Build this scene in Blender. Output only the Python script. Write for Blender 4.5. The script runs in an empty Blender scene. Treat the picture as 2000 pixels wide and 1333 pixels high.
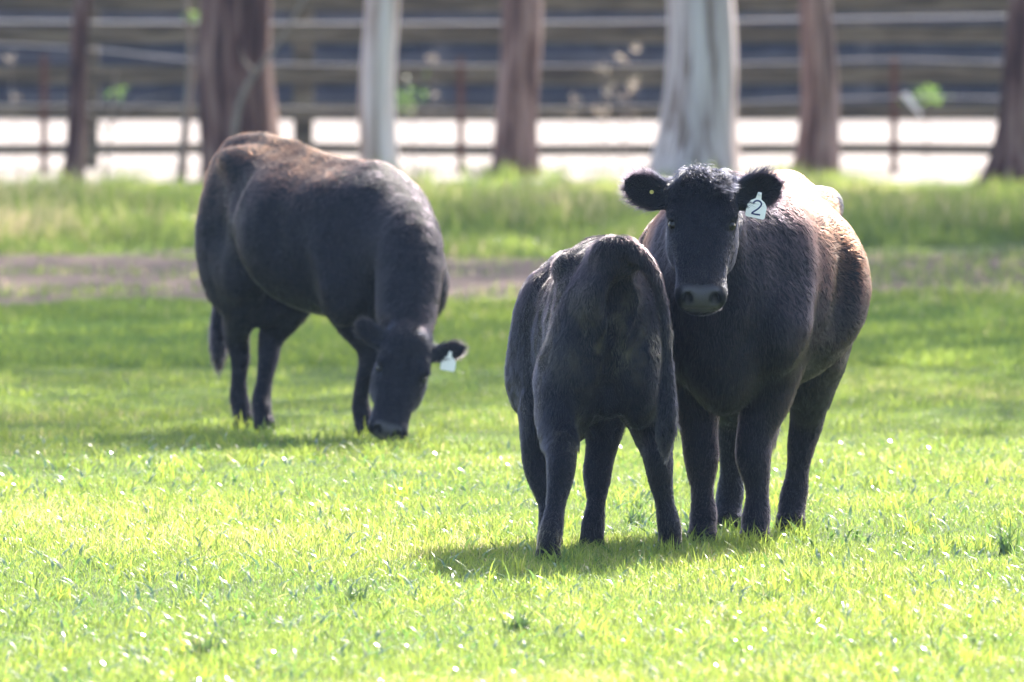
import bpy, math, random
import numpy as np
from mathutils import Vector, Matrix

PV = globals().get('PREVIEW', {})
rng = np.random.default_rng(7)
random.seed(7)
sc = bpy.context.scene
R = math.radians

# ------------------------------------------------------------------ camera
CAM_H = 2.2
FPX = 22222.0                      # focal length in photo pixels (400 mm on 36 mm, 2000 px wide)
PITCH = math.atan(743.5 / FPX)
cam_data = bpy.data.cameras.new('camera')
cam = bpy.data.objects.new('camera', cam_data)
sc.collection.objects.link(cam)
sc.camera = cam
cam.location = (0, 0, CAM_H)
cam.rotation_euler = (R(90) - PITCH, 0, 0)
cam_data.sensor_width = 36
cam_data.lens = 400
cam_data.clip_start = 1
cam_data.clip_end = 2000
cam_data.dof.use_dof = True
cam_data.dof.focus_distance = 42.2
cam_data.dof.aperture_fstop = 5.6

def zat(py, d):
    return CAM_H - d * math.tan(PITCH + math.atan((py - 666.5) / FPX))
def at(px, py, d):
    """world point seen at photo pixel px, py at the distance d"""
    return Vector(((px - 1000) / FPX * d, d, zat(py, d)))
def gd(py):
    """distance of flat ground seen at photo row py"""
    return CAM_H / math.tan(PITCH + math.atan((py - 666.5) / FPX))

# ------------------------------------------------------------------ light
SUN_EL, SUN_AZ = R(39), R(21)       # sun behind the animals, to the right (azimuth from +y towards +x)
w = bpy.data.worlds.new('World')
sc.world = w
w.use_nodes = True
nt = w.node_tree
nt.nodes.clear()
sky = nt.nodes.new('ShaderNodeTexSky')
sky.sky_type = 'NISHITA'
sky.sun_disc = False
sky.sun_elevation = SUN_EL
sky.sun_rotation = SUN_AZ
sky.altitude = 50
sky.air_density = 1.0
sky.dust_density = 2.5
sky.ozone_density = 0.6
bg = nt.nodes.new('ShaderNodeBackground')
bg.inputs['Strength'].default_value = 0.15
wo = nt.nodes.new('ShaderNodeOutputWorld')
nt.links.new(sky.outputs[0], bg.inputs[0])
nt.links.new(bg.outputs[0], wo.inputs[0])
sd = bpy.data.lights.new('sun', 'SUN')
sd.energy = 5.0
sd.angle = R(0.5)
sd.color = (1.0, 0.93, 0.82)
sun = bpy.data.objects.new('sun', sd)
sc.collection.objects.link(sun)
SUN_DIR = Vector((math.sin(SUN_AZ) * math.cos(SUN_EL), math.cos(SUN_AZ) * math.cos(SUN_EL), math.sin(SUN_EL)))
sun.rotation_euler = SUN_DIR.to_track_quat('Z', 'Y').to_euler()
sun.location = (20, 60, 40)
sc.view_settings.view_transform = 'Standard'
sc.view_settings.look = 'None'
sc.view_settings.exposure = 1.88
sc.view_settings.gamma = 1.0
sc.cycles.use_denoising = True
sc.cycles.max_bounces = 8
sc.cycles.transmission_bounces = 6
sc.cycles.sample_clamp_indirect = 8
sc.cycles.sample_clamp_direct = 0

# ------------------------------------------------------------------ helpers
def tag(o, label=None, cat=None, group=None, kind=None):
    if label: o['label'] = label
    if cat: o['category'] = cat
    if group: o['group'] = group
    if kind: o['kind'] = kind
    return o

def empty(name, loc=(0, 0, 0), rz=0.0, **k):
    o = bpy.data.objects.new(name, None)
    sc.collection.objects.link(o)
    o.location = loc
    o.rotation_euler = (0, 0, rz)
    return tag(o, **k)

def mesh_obj(name, V, F, mat, parent=None, smooth=True, attrs=None):
    """V (n,3); F list of tuples, or an int array (m,3) / (m,4)"""
    me = bpy.data.meshes.new(name)
    V = np.asarray(V, dtype=np.float32)
    if isinstance(F, np.ndarray):
        m, k = F.shape
        me.vertices.add(len(V)); me.vertices.foreach_set('co', V.ravel())
        me.loops.add(m * k); me.loops.foreach_set('vertex_index', F.astype(np.int32).ravel())
        me.polygons.add(m)
        me.polygons.foreach_set('loop_start', np.arange(0, m * k, k, dtype=np.int32))
        me.polygons.foreach_set('loop_total', np.full(m, k, dtype=np.int32))
    else:
        me.from_pydata([tuple(map(float, v)) for v in V], [], [tuple(map(int, f)) for f in F])
    me.update(calc_edges=True)
    if smooth:
        me.polygons.foreach_set('use_smooth', np.ones(len(me.polygons), dtype=bool))
    if attrs:
        for nme, arr in attrs.items():
            arr = np.asarray(arr, dtype=np.float32)
            if arr.ndim == 1:
                a = me.attributes.new(nme, 'FLOAT', 'POINT'); a.data.foreach_set('value', arr)
            else:
                a = me.attributes.new(nme, 'FLOAT_COLOR', 'POINT'); a.data.foreach_set('color', arr.ravel())
    if mat: me.materials.append(mat)
    o = bpy.data.objects.new(name, me)
    sc.collection.objects.link(o)
    if parent: o.parent = parent
    return o

def new_mat(name):
    m = bpy.data.materials.new(name)
    m.use_nodes = True
    n = m.node_tree
    n.nodes.clear()
    out = n.nodes.new('ShaderNodeOutputMaterial')
    return m, n, out

def nd(n, typ, **k):
    x = n.nodes.new(typ)
    for a, b in k.items():
        if a in x.inputs and not hasattr(x, a): x.inputs[a].default_value = b
        else: setattr(x, a, b)
    return x

def ramp(n, fac, stops):
    r = n.nodes.new('ShaderNodeValToRGB')
    e = r.color_ramp.elements
    while len(e) < len(stops): e.new(0.5)
    for el, (p, c) in zip(e, stops):
        el.position = p; el.color = (*c, 1)
    n.links.new(fac, r.inputs[0])
    return r.outputs[0]

def snoise(P, scale, seed=0, octaves=3):
    """cheap smooth noise in numpy, about -1..1"""
    r = np.random.default_rng(seed)
    out = np.zeros(len(P)); amp = 1.0; tot = 0
    for o in range(octaves):
        for _ in range(5):
            k = r.normal(size=P.shape[1]); k *= scale * (1.9 ** o) / np.linalg.norm(k) * r.uniform(.7, 1.4)
            out += amp * np.sin(P @ k + r.uniform(0, 6.28))
        tot += amp * 2.2; amp *= .55
    return out / tot

# ------------------------------------------------------------------ implicit modelling (smooth unions on a grid -> one continuous mesh)
def cr(pts, n=6):
    """Catmull-Rom through rows of pts"""
    P = np.asarray(pts, float)
    Q = np.vstack([2 * P[0] - P[1], P, 2 * P[-1] - P[-2]])
    out = []
    for i in range(len(P) - 1):
        p0, p1, p2, p3 = Q[i:i + 4]
        for t in np.linspace(0, 1, n, endpoint=False):
            out.append(.5 * ((2 * p1) + (-p0 + p2) * t + (2 * p0 - 5 * p1 + 4 * p2 - p3) * t * t + (-p0 + 3 * p1 - 3 * p2 + p3) * t ** 3))
    out.append(P[-1])
    return np.array(out)

class Field:
    def __init__(s, lo, hi, h):
        s.lo = np.array(lo, float); s.h = h
        s.n = np.ceil((np.array(hi) - s.lo) / h).astype(int) + 1
        s.F = np.full(tuple(s.n), 1.0, np.float32)
        s.ax = [(s.lo[i] + h * np.arange(s.n[i])).astype(np.float32) for i in range(3)]
    def box(s, lo, hi, m):
        a = np.clip(np.floor((np.array(lo) - m - s.lo) / s.h).astype(int), 0, s.n - 1)
        b = np.clip(np.ceil((np.array(hi) + m - s.lo) / s.h).astype(int) + 1, 1, s.n)
        sl = tuple(slice(a[i], b[i]) for i in range(3))
        X = s.ax[0][sl[0]][:, None, None]; Y = s.ax[1][sl[1]][None, :, None]; Z = s.ax[2][sl[2]][None, None, :]
        return sl, X, Y, Z
    def put(s, sl, d, k, sub=False):
        F = s.F[sl]
        if sub:
            d = -d
            hh = np.maximum(k - np.abs(F - d), 0) / k
            s.F[sl] = np.maximum(F, d) + hh * hh * k * .25
        else:
            hh = np.maximum(k - np.abs(F - d), 0) / k
            s.F[sl] = np.minimum(F, d) - hh * hh * k * .25
    def ell(s, c, r, k=.05, M=None, sub=False):
        """ellipsoid; M columns are its axes"""
        c = np.array(c, float); r = np.array(r, float)
        M = np.eye(3) if M is None else np.array(M, float)
        e = np.sqrt(((M * r[None, :]) ** 2).sum(1))
        sl, X, Y, Z = s.box(c - e, c + e, k + .03)
        x, y, z = X - c[0], Y - c[1], Z - c[2]
        q = [(x * M[0, i] + y * M[1, i] + z * M[2, i]) for i in range(3)]
        k0 = np.sqrt(sum((q[i] / r[i]) ** 2 for i in range(3)))
        k1 = np.sqrt(sum((q[i] / r[i] ** 2) ** 2 for i in range(3))) + 1e-6
        s.put(sl, k0 * (k0 - 1) / k1, k, sub)
    def chain(s, pts, k=.05, side=(0, 1, 0), n=5, sub=False):
        """rows: x y z ru rv ; ru is the half size along the vector side, rv across it"""
        P = cr(pts, n)
        rm = P[:, 3:5].max()
        sl, X, Y, Z = s.box(P[:, :3].min(0) - rm, P[:, :3].max(0) + rm, k + .03)
        D = np.full(np.broadcast_shapes(X.shape, Y.shape, Z.shape), 9.0, np.float32)
        sd0 = np.array(side, float)
        for a, b in zip(P[:-1], P[1:]):
            ab = b[:3] - a[:3]; L = np.linalg.norm(ab)
            if L < 1e-6: continue
            t_ = ab / L
            u = sd0 - t_ * (sd0 @ t_); u /= np.linalg.norm(u)
            v = np.cross(t_, u)
            x, y, z = X - a[0], Y - a[1], Z - a[2]
            w_ = x * t_[0] + y * t_[1] + z * t_[2]
            t = np.clip(w_ / L, 0, 1)
            ww = w_ - t * L
            qu = x * u[0] + y * u[1] + z * u[2]; qv = x * v[0] + y * v[1] + z * v[2]
            ru = a[3] + t * (b[3] - a[3]); rv = a[4] + t * (b[4] - a[4])
            mn = np.minimum(ru, rv)
            D = np.minimum(D, (np.sqrt((qu / ru) ** 2 + (qv / rv) ** 2 + (ww / mn) ** 2) - 1) * mn)
        s.put(sl, D, k, sub)
    def loft(s, st, O, M, ends, k=.06, ex=2.3, exl=None):
        """stations along the axis M[:,0] from O: t, hw, up, down, side shift, centre height ; M columns: axis, side, up"""
        st = np.asarray(st, float); O = np.array(O, float); M = np.array(M, float)
        C = cr(st, 8)
        R0 = max(C[:, 1].max(), (C[:, 2] + C[:, 5]).max(), (C[:, 3] - C[:, 5]).max())
        a0 = O + M[:, 0] * C[0, 0]; a1 = O + M[:, 0] * C[-1, 0]
        sl, X, Y, Z = s.box(np.minimum(a0, a1) - R0 * 1.05, np.maximum(a0, a1) + R0 * 1.05, .04)
        x, y, z = X - O[0], Y - O[1], Z - O[2]
        q = [(x * M[0, i] + y * M[1, i] + z * M[2, i]) for i in range(3)]
        tt = np.clip(q[0], C[0, 0], C[-1, 0])
        over = q[0] - tt
        f = lambda j: np.interp(tt, C[:, 0], C[:, j]).astype(np.float32)
        hw, up, dn, sh, ch = f(1), f(2), f(3), f(4), f(5)
        yy = q[1] - sh; zz = q[2] - ch
        hv = np.where(zz > 0, up, dn)
        if exl: ex = np.where(zz > 0, ex, exl)
        rr = ((np.abs(yy) / hw) ** ex + (np.abs(zz) / hv) ** ex) ** (1 / ex)
        mn = np.minimum(hw, hv)
        rr = np.sqrt(rr ** 2 + (over / ends) ** 2)
        s.put(sl, (rr - 1) * mn, k)
    def mesh(s, smooth=3):
        """surface nets"""
        F = s.F; n = s.n; ins = F < 0
        V_id = np.full((n[0] - 1, n[1] - 1, n[2] - 1), -1, np.int32)
        cnt = np.zeros(V_id.shape, np.int8)
        for i in (0, 1):
            for j in (0, 1):
                for k in (0, 1):
                    cnt += ins[i:n[0] - 1 + i, j:n[1] - 1 + j, k:n[2] - 1 + k]
        act = (cnt > 0) & (cnt < 8)
        idx = np.argwhere(act)
        V_id[act] = np.arange(len(idx))
        acc = np.zeros((len(idx), 3)); num = np.zeros(len(idx))
        corners = [(i, j, k) for i in (0, 1) for j in (0, 1) for k in (0, 1)]
        val = {c: F[idx[:, 0] + c[0], idx[:, 1] + c[1], idx[:, 2] + c[2]] for c in corners}
        for c in corners:
            for a in range(3):
                if c[a] == 0:
                    d = list(c); d[a] = 1; d = tuple(d)
                    v0, v1 = val[c], val[d]
                    m = (v0 < 0) != (v1 < 0)
                    t = np.where(m, v0 / (v0 - v1 + 1e-12), 0)
                    p = np.array(c, float)[None, :].repeat(len(idx), 0); p[:, a] += t
                    acc[m] += p[m]; num[m] += 1
        V = (idx + acc / num[:, None]) * s.h + s.lo
        faces = []
        for a in range(3):
            b, c = (a + 1) % 3, (a + 2) % 3
            sl0 = [slice(1, n[i] - 1) for i in range(3)]; sl0[a] = slice(0, n[a] - 1)
            sl1 = list(sl0); sl1[a] = slice(1, n[a])
            i0 = ins[tuple(sl0)]; i1 = ins[tuple(sl1)]
            for flip, m in ((0, i0 & ~i1), (1, ~i0 & i1)):
                e = np.argwhere(m)
                if not len(e): continue
                e = e + np.array([0 if i == a else 1 for i in range(3)])
                def vid(db, dc):
                    q = e.copy(); q[:, b] += db; q[:, c] += dc
                    return V_id[q[:, 0], q[:, 1], q[:, 2]]
                quad = np.stack([vid(-1, -1), vid(0, -1), vid(0, 0), vid(-1, 0)], 1)
                faces.append(quad[:, ::-1] if flip else quad)
        Fc = np.vstack(faces)
        for _ in range(smooth):
            S = np.zeros_like(V); N = np.zeros(len(V))
            for i in range(4):
                a_, b_ = Fc[:, i], Fc[:, (i + 1) % 4]
                for j in range(3):
                    S[:, j] += np.bincount(a_, V[b_, j], len(V)) + np.bincount(b_, V[a_, j], len(V))
                N += np.bincount(a_, minlength=len(V)) + np.bincount(b_, minlength=len(V))
            V = V * .45 + .55 * S / np.maximum(N, 1)[:, None]
        return V, Fc

def vnormals(V, Fq):
    a, b, c, d = (V[Fq[:, i]] for i in range(4))
    fn = np.cross(c - a, d - b)
    N = np.zeros_like(V)
    for i in range(4):
        for j in range(3):
            N[:, j] += np.bincount(Fq[:, i], fn[:, j], len(V))
    return N / (np.linalg.norm(N, axis=1, keepdims=True) + 1e-12), fn

def hair_obj(name, P, RAD, mat, parent):
    """P (N, k, 3) strand points, RAD (N, k)"""
    N, k = P.shape[:2]
    hc = bpy.data.hair_curves.new(name)
    hc.add_curves([k] * N)
    hc.attributes['position'].data.foreach_set('vector', P.astype(np.float32).ravel())
    ra = hc.attributes.get('radius') or hc.attributes.new('radius', 'FLOAT', 'POINT')
    ra.data.foreach_set('value', RAD.astype(np.float32).ravel())
    hc.materials.append(mat)
    o = bpy.data.objects.new(name, hc)
    sc.collection.objects.link(o)
    o.parent = parent
    return o

# ------------------------------------------------------------------ materials
def mat_coat():
    m, n, out = new_mat('black_coat')
    b = nd(n, 'ShaderNodeBsdfPrincipled')
    tc = nd(n, 'ShaderNodeTexCoord')
    no = nd(n, 'ShaderNodeTexNoise', Scale=14.0, Detail=6.0)
    n.links.new(tc.outputs['Object'], no.inputs['Vector'])
    col = ramp(n, no.outputs[0], [(.3, (.007, .008, .012)), (.7, (.013, .013, .018))])
    # bare nose leather and mud
    nose = nd(n, 'ShaderNodeAttribute'); nose.attribute_name = 'nose'
    mud = nd(n, 'ShaderNodeAttribute'); mud.attribute_name = 'mud'
    mx = nd(n, 'ShaderNodeMix', data_type='RGBA'); mx.inputs[7].default_value = (.075, .07, .075, 1)
    n.links.new(nose.outputs['Fac'], mx.inputs[0]); n.links.new(col, mx.inputs[6])
    mx2 = nd(n, 'ShaderNodeMix', data_type='RGBA'); mx2.inputs[7].default_value = (.10, .085, .06, 1)
    n.links.new(mud.outputs['Fac'], mx2.inputs[0]); n.links.new(mx.outputs[2], mx2.inputs[6])
    n.links.new(mx2.outputs[2], b.inputs['Base Color'])
    b.inputs['Specular IOR Level'].default_value = .06
    ro = nd(n, 'ShaderNodeMapRange'); ro.inputs[3].default_value = .62; ro.inputs[4].default_value = .38
    n.links.new(nose.outputs['Fac'], ro.inputs[0]); n.links.new(ro.outputs[0], b.inputs['Roughness'])
    bn = nd(n, 'ShaderNodeTexNoise', Scale=160.0, Detail=3.0)
    n.links.new(tc.outputs['Object'], bn.inputs['Vector'])
    bp = nd(n, 'ShaderNodeBump', Strength=.5, Distance=.004)
    n.links.new(bn.outputs[0], bp.inputs['Height']); n.links.new(bp.outputs[0], b.inputs['Normal'])
    n.links.new(b.outputs[0], out.inputs[0])
    return m

def mat_hair(name, col, col2, rough=.24, radial=.42):
    m, n, out = new_mat(name)
    h = nd(n, 'ShaderNodeBsdfHairPrincipled')
    h.parametrization = 'COLOR'
    at_ = nd(n, 'ShaderNodeAttribute'); at_.attribute_name = 'tint'
    mx = nd(n, 'ShaderNodeMix', data_type='RGBA'); mx.inputs[6].default_value = (*col, 1); mx.inputs[7].default_value = (*col2, 1)
    n.links.new(at_.outputs['Fac'], mx.inputs[0])
    a2 = nd(n, 'ShaderNodeAttribute'); a2.attribute_name = 'mud'
    m2 = nd(n, 'ShaderNodeMix', data_type='RGBA'); m2.inputs[7].default_value = (.085, .07, .042, 1)
    n.links.new(a2.outputs['Fac'], m2.inputs[0]); n.links.new(mx.outputs[2], m2.inputs[6]); n.links.new(m2.outputs[2], h.inputs['Color'])
    h.inputs['Roughness'].default_value = rough
    h.inputs['Radial Roughness'].default_value = radial
    h.inputs['IOR'].default_value = 1.36
    for q in ('Random Color', 'Random Roughness'):
        if q in h.inputs: h.inputs[q].default_value = .3
    n.links.new(h.outputs[0], out.inputs[0])
    return m

def mat_plain(name, col, rough=.6, spec=.5, noise=None, bump=0, metal=0):
    m, n, out = new_mat(name)
    b = nd(n, 'ShaderNodeBsdfPrincipled')
    b.inputs['Base Color'].default_value = (*col, 1)
    b.inputs['Roughness'].default_value = rough
    b.inputs['Specular IOR Level'].default_value = spec
    b.inputs['Metallic'].default_value = metal
    if noise:
        sc_, c2 = noise
        tc = nd(n, 'ShaderNodeTexCoord')
        no = nd(n, 'ShaderNodeTexNoise', Scale=sc_, Detail=6.0)
        n.links.new(tc.outputs['Object'], no.inputs['Vector'])
        c = ramp(n, no.outputs[0], [(.35, col), (.65, c2)])
        n.links.new(c, b.inputs['Base Color'])
        if bump:
            bp = nd(n, 'ShaderNodeBump', Strength=bump, Distance=.01)
            n.links.new(no.outputs[0], bp.inputs['Height']); n.links.new(bp.outputs[0], b.inputs['Normal'])
    n.links.new(b.outputs[0], out.inputs[0])
    return m

COAT = mat_coat()
HAIR = mat_hair('black_hair', (.0032, .0035, .0062), (.042, .0145, .0068))
EYE = mat_plain('eye_dark', (.012, .010, .008), .16, .3)
TAGM = mat_plain('tag_plastic', (.88, .82, .78), .5)
INK = mat_plain('tag_ink', (.012, .015, .10), .5)

# ------------------------------------------------------------------ cattle
def head_frame(poll, muzzle, dorsal):
    a = np.array(muzzle, float) - np.array(poll, float); L = np.linalg.norm(a); a /= L
    d = np.array(dorsal, float); d -= a * (a @ d); d /= np.linalg.norm(d)
    u = np.cross(d, a)                                  # towards the animal's left
    return np.stack([a, u, d], 1), L

def build_animal(name, loc, rz, cfg, label, hair_n):
    S = cfg.get('scale', 1.0); H = cfg.get('h', .0095)
    root = empty(name, loc, rz, label=label, cat=cfg['cat'])
    to_local = Matrix.Translation(Vector(loc)) @ Matrix.Rotation(rz, 4, 'Z')
    inv = to_local.inverted()
    L_ = lambda p: np.array(inv @ Vector(p))
    Ld = lambda v: np.array(inv.to_3x3() @ Vector(v))
    poll, muz, dors = L_(cfg['poll']), L_(cfg['muzzle']), Ld(cfg['dorsal'])
    W = cfg.get('wide', 1.0); bel = cfg.get('belly', 1.0); wd = cfg.get('withers', 0.0)
    # torso stations: x, half width, top, bottom, lateral bend
    T = cfg.get('torso') or [
        (-.86, .130, 1.300, .92), (-.76, .205, 1.352, .82), (-.62, .240, 1.350, .74), (-.45, .268, 1.365, .68), (-.22, .355, 1.360, .63),
        (.04, .430, 1.35, .565), (.26, .400, 1.345, .555), (.44, .325, 1.365, .55), (.60, .265, 1.345, .58), (.74, .20, 1.24, .66), (.82, .13, 1.12, .74)]
    bend = cfg.get('bend', 0.0)
    st = []
    for x, hw, top, bot in T:
        k_ = np.exp(-((x - .05) / .38) ** 2)
        hw = hw * (W + (bel - 1) * k_); bot = bot - cfg.get('sag', 0) * k_
        top = top + wd * min(1, max(0, (x + .5) / 1.1))
        zc = bot + (top - bot) * (.53 - .02 * k_)
        st.append((x * S, hw * S, (top - zc) * S, (zc - bot) * S, bend * (x * x) * S, zc * S))
    feet_ = {kk: L_((*v, 0)) for kk, v in cfg['feet'].items()}
    nl = [np.array(p, float) for p in (poll, muz)]
    lo = np.array([-1.02 * S, -.62, -.02]); hi = np.array([.95 * S, .62, 1.5 * S])
    for p in feet_.values():
        lo[:2] = np.minimum(lo[:2], p[:2] - .16); hi[:2] = np.maximum(hi[:2], p[:2] + .16)
    for p in nl:
        lo = np.minimum(lo, p - .34); hi = np.maximum(hi, p + .34)
    lo[2] = -.02
    fld = Field(lo, hi, H)
    fld.loft(st, (0, 0, 0), np.eye(3), .06, ex=2.12, exl=1.9)
    s = S
    tilt = lambda a: np.array([[math.cos(a), 0, math.sin(a)], [0, 1, 0], [-math.sin(a), 0, math.cos(a)]])
    wz = wd * S
    feet = {kk: L_((*v, 0)) for kk, v in cfg['feet'].items()}
    for sg, fk, hk in ((1, 'fl', 'hl'), (-1, 'fr', 'hr')):
        # shoulder blade, point of shoulder, hooks, pins, thigh
        fld.ell((.50 * s, sg * .205 * s * W, .98 * s + wz), (.165 * s, .095 * s, .33 * s), .07, tilt(-.35))
        fld.ell((.60 * s, sg * .20 * s * W, .84 * s + wz), (.15 * s, .10 * s, .16 * s), .07)
        fld.ell((-.47 * s, sg * .195 * s * W, 1.262 * s), (.12 * s, .055 * s, .048 * s), .11, tilt(.2))
        fld.ell((-.81 * s, sg * .095 * s * W, 1.13 * s), (.055 * s, .045 * s, .06 * s), .07)
        fld.ell((-.63 * s, sg * .160 * s * W, .90 * s), (.215 * s, .120 * s, .33 * s), .05, tilt(.10))
        fld.ell((-.90 * s, 0, .86 * s), (.115 * s, .026 * s, .27 * s), .035, sub=True)
        if cfg.get('male'): fld.ell((-.91 * s, -.03 * s, 1.12 * s), (.085 * s, .06 * s, .10 * s), .04, sub=True); fld.ell((-.86 * s, -.05 * s, 1.30 * s), (.07 * s, .08 * s, .05 * s), .03)
        fld.ell((-.40 * s, sg * .215 * s * W, .78 * s), (.14 * s, .085 * s, .17 * s), .07, tilt(.4))
        hb_ = .36 * s * W * (1 + (bel - 1) * .6)
        fld.ell((-.27 * s, sg * (hb_ + .035), 1.17 * s), (.11 * s, .085 * s, .11 * s), .12, sub=True)   # hollow of the flank
        fld.ell((-.43 * s, sg * .37 * s * W, .98 * s), (.035 * s, .07 * s, .20 * s), .08, tilt(.25), sub=True)   # crease in front of the thigh
        fld.ell((.27 * s, sg * .455 * s * W, .98 * s), (.05 * s, .075 * s, .26 * s), .10, tilt(-.15), sub=True)  # dip behind the shoulder
        fld.chain([(.44 * s, sg * .235 * s * W, 1.18 * s + wz, .035, .04), (.54 * s, sg * .285 * s * W, .98 * s + wz, .035, .045), (.60 * s, sg * .27 * s * W, .84 * s + wz, .045, .05)], .06)
        def leg(rows, foot, k0, kn=(0, 0)):
            rows = [list(r) for r in rows]
            bx, by = rows[-1][0] * s, rows[-1][1] * s * sg
            dx, dy = foot[0] - bx, foot[1] - by
            out = []
            for r in rows:
                wgt = min(1, max(0, (k0 - r[2]) / (k0 - .10))) ** 1.1
                kb = math.exp(-((r[2] - .40) / .16) ** 2)
                out.append((r[0] * s + dx * wgt + kn[0] * kb, r[1] * s * sg + dy * wgt + kn[1] * kb, r[2] * s, r[3] * s, r[4] * s))
            return out
        lt = cfg.get('leg', 1.0)
        fr = leg([(.44, .155, .78, .095, .145), (.42, .155, .66, .090, .125), (.425, .145, .54, .074, .090), (.445, .130, .43, .058, .066),
                  (.455, .125, .345, .056, .060), (.452, .130, .285, .047, .048), (.45, .136, .21, .035, .036), (.452, .135, .145, .041, .041),
                  (.468, .135, .105, .044, .046), (.485, .135, .06, .044, .046), (.495, .135, .03, .052, .060)], feet[fk], .8, cfg.get('knee', {}).get(fk, (0, 0)))
        fld.chain([(a, b, c, d * lt, e * lt) for a, b, c, d, e in fr], .045)
        hd = leg([(-.46, .175, .80, .10, .20), (-.50, .17, .68, .092, .165), (-.575, .16, .56, .074, .115), (-.655, .150, .475, .058, .078),
                  (-.685, .145, .42, .054, .066), (-.672, .14, .34, .046, .050), (-.665, .14, .24, .036, .038), (-.662, .14, .155, .044, .044),
                  (-.645, .14, .105, .044, .046), (-.625, .14, .06, .044, .046), (-.615, .14, .03, .052, .060)], feet[hk], .85, cfg.get('knee', {}).get(hk, (0, 0)))
        fld.chain([(a, b, c, d * lt, e * lt) for a, b, c, d, e in hd], .045)
        hx = hd[3]
        fld.chain([(hx[0] - .035 * s, hx[1], hx[2] + .05 * s, .022 * s, .03 * s), (hx[0] - .05 * s, hx[1], hx[2] + .005, .024 * s, .028 * s)], .04)
        for fl in (fr, hd):                                        # cleft and dew claws
            f_ = fl[-1]
            fld.chain([(f_[0] + .03 * s, f_[1], 0.0, .004, .03), (f_[0] + .06 * s, f_[1], .05 * s, .004, .02)], .01, sub=True)
    # brisket, spine
    fld.ell((.66 * s, bend * .4 * s, .70 * s + wz * .6), (.16 * s, .11 * s, .19 * s), .10, tilt(.3))
    fld.chain([(-.85 * s, bend * .7 * s, 1.305 * s, .055, .04), (-.70 * s, bend * .5 * s, 1.345 * s, .06, .04), (-.45 * s, bend * .2 * s, 1.352 * s, .05, .035), (.0, 0, 1.33 * s + wz * .45, .05, .03), (.5 * s, bend * .25 * s, 1.35 * s + wz, .05, .04)], .05)
    # tail
    tl = cfg.get('tail') or [(-.80, 0, 1.29, .042, .045), (-.885, 0, 1.25, .035, .038), (-.92, -.01, 1.05, .027, .03), (-.90, -.04, .80, .022, .022), (-.89, -.07, .62, .022, .024), (-.88, -.09, .50, .040, .040), (-.88, -.10, .38, .038, .038), (-.88, -.10, .28, .012, .012)]
    fld.chain([(a * s, b * s, c * s, d * s, e * s) for a, b, c, d, e in tl], .02, side=(0, 1, 0.01))
    if cfg.get('male'):
        fld.ell((-.66 * s, .0, .70 * s), (.055 * s, .060 * s, .08 * s), .035)
    else:
        fld.ell((-.50 * s, 0, .58 * s), (.13 * s, .11 * s, .09 * s), .05)
    # neck
    HM, HL = head_frame(poll, muz, dors)
    ax, ux, dx_ = HM[:, 0], HM[:, 1], HM[:, 2]
    hb = poll + ax * .10 * HL - dx_ * .055
    nb = np.array([.50 * s, bend * .25 * s, 1.05 * s + wz]); nm = cfg.get('neckmid')
    nm = (nb * .5 + hb * .5) if nm is None else L_(nm)
    n1 = nb * .5 + nm * .5; n3 = nm * .45 + hb * .55
    hs = cfg.get('head', 1.0); nk = cfg.get('neck', 1.0)
    fld.chain([(*nb, .19 * s, .29 * s), (*n1, .165 * s * nk, .255 * s), (*nm, .135 * s * nk, .20 * s), (*n3, .115 * s * nk, .155 * s), (*hb, .10 * hs, .125 * hs)], .09, side=tuple(ux * .5 + np.array([0, .5, 0])))
    fld.chain([(*(np.array([.66 * s, 0, .85 * s + wz])), .08 * s, .13 * s), (*(nm - np.array([0, 0, .13 * s])), .055 * s, .09 * s), (*(hb - dx_ * .05), .05, .06)], .08, side=(0, 1, 0))
    # head
    hst = [(-.04, .095, .050, .085, 0, 0), (.05, .118, .075, .12, 0, 0), (.16, .124, .086, .135, 0, 0), (.30, .124, .082, .145, 0, 0), (.42, .117, .074, .138, 0, 0),
           (.56, .101, .064, .115, 0, 0), (.70, .088, .056, .092, 0, 0), (.80, .086, .054, .084, 0, 0), (.90, .096, .056, .082, 0, 0), (.965, .095, .050, .072, 0, 0)]
    q = HL / .52
    fld.loft([(t * HL, a * hs, b * hs, c * hs, 0, 0) for t, a, b, c, _, _ in hst], poll, HM, .030 * q, .05, ex=2.25)
    HP = lambda t, u, d: poll + ax * t * HL + ux * u * hs + dx_ * d * hs
    for sg in (1, -1):
        fld.ell(HP(.29, sg * .098, .050), (.050, .028, .024), .035, HM)               # brow
        fld.ell(HP(.37, sg * .118, .046), (.030, .020, .020), .012, HM, sub=True)   # eye socket
        fld.ell(HP(.325, sg * .112, .062), (.014, .026, .020), .012, HM)              # upper lid
        fld.ell(HP(.42, sg * .085, -.07), (.10, .040, .06), .05, HM)                 # cheek
        fld.ell(HP(.60, sg * .074, -.005), (.12, .013, .012), .03, HM)                 # facial crest
        fld.ell(HP(.955, sg * .052, .030), (.030, .034, .030), .025, HM)              # nostril wing
        na = np.array([ax * .8 + dx_ * .6, ux, dx_ * .8 - ax * .6]).T
        fld.ell(HP(1.0, sg * .050, .030), (.034, .016, .028), .010, na, sub=True)   # nostril
        # ear
        E = cfg['ears'][0 if sg == 1 else 1]
        eo = Ld(E['out']); eo /= np.linalg.norm(eo)
        ef = Ld(E['open']); ef -= eo * (ef @ eo); ef /= np.linalg.norm(ef)
        ez = np.cross(ef, eo)
        base = HP(.10, sg * .098, -.005)
        EM = np.stack([eo, ez, ef], 1)
        el = E.get('len', .20) * hs
        pts = [(*(base + eo * el * t), rz_, rf_) for t, rz_, rf_ in ((-.08, .036 , .032), (.12, .046, .032), (.38, .060, .026), (.66, .064, .020), (.88, .048, .014), (1.0, .018, .008))]
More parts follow.
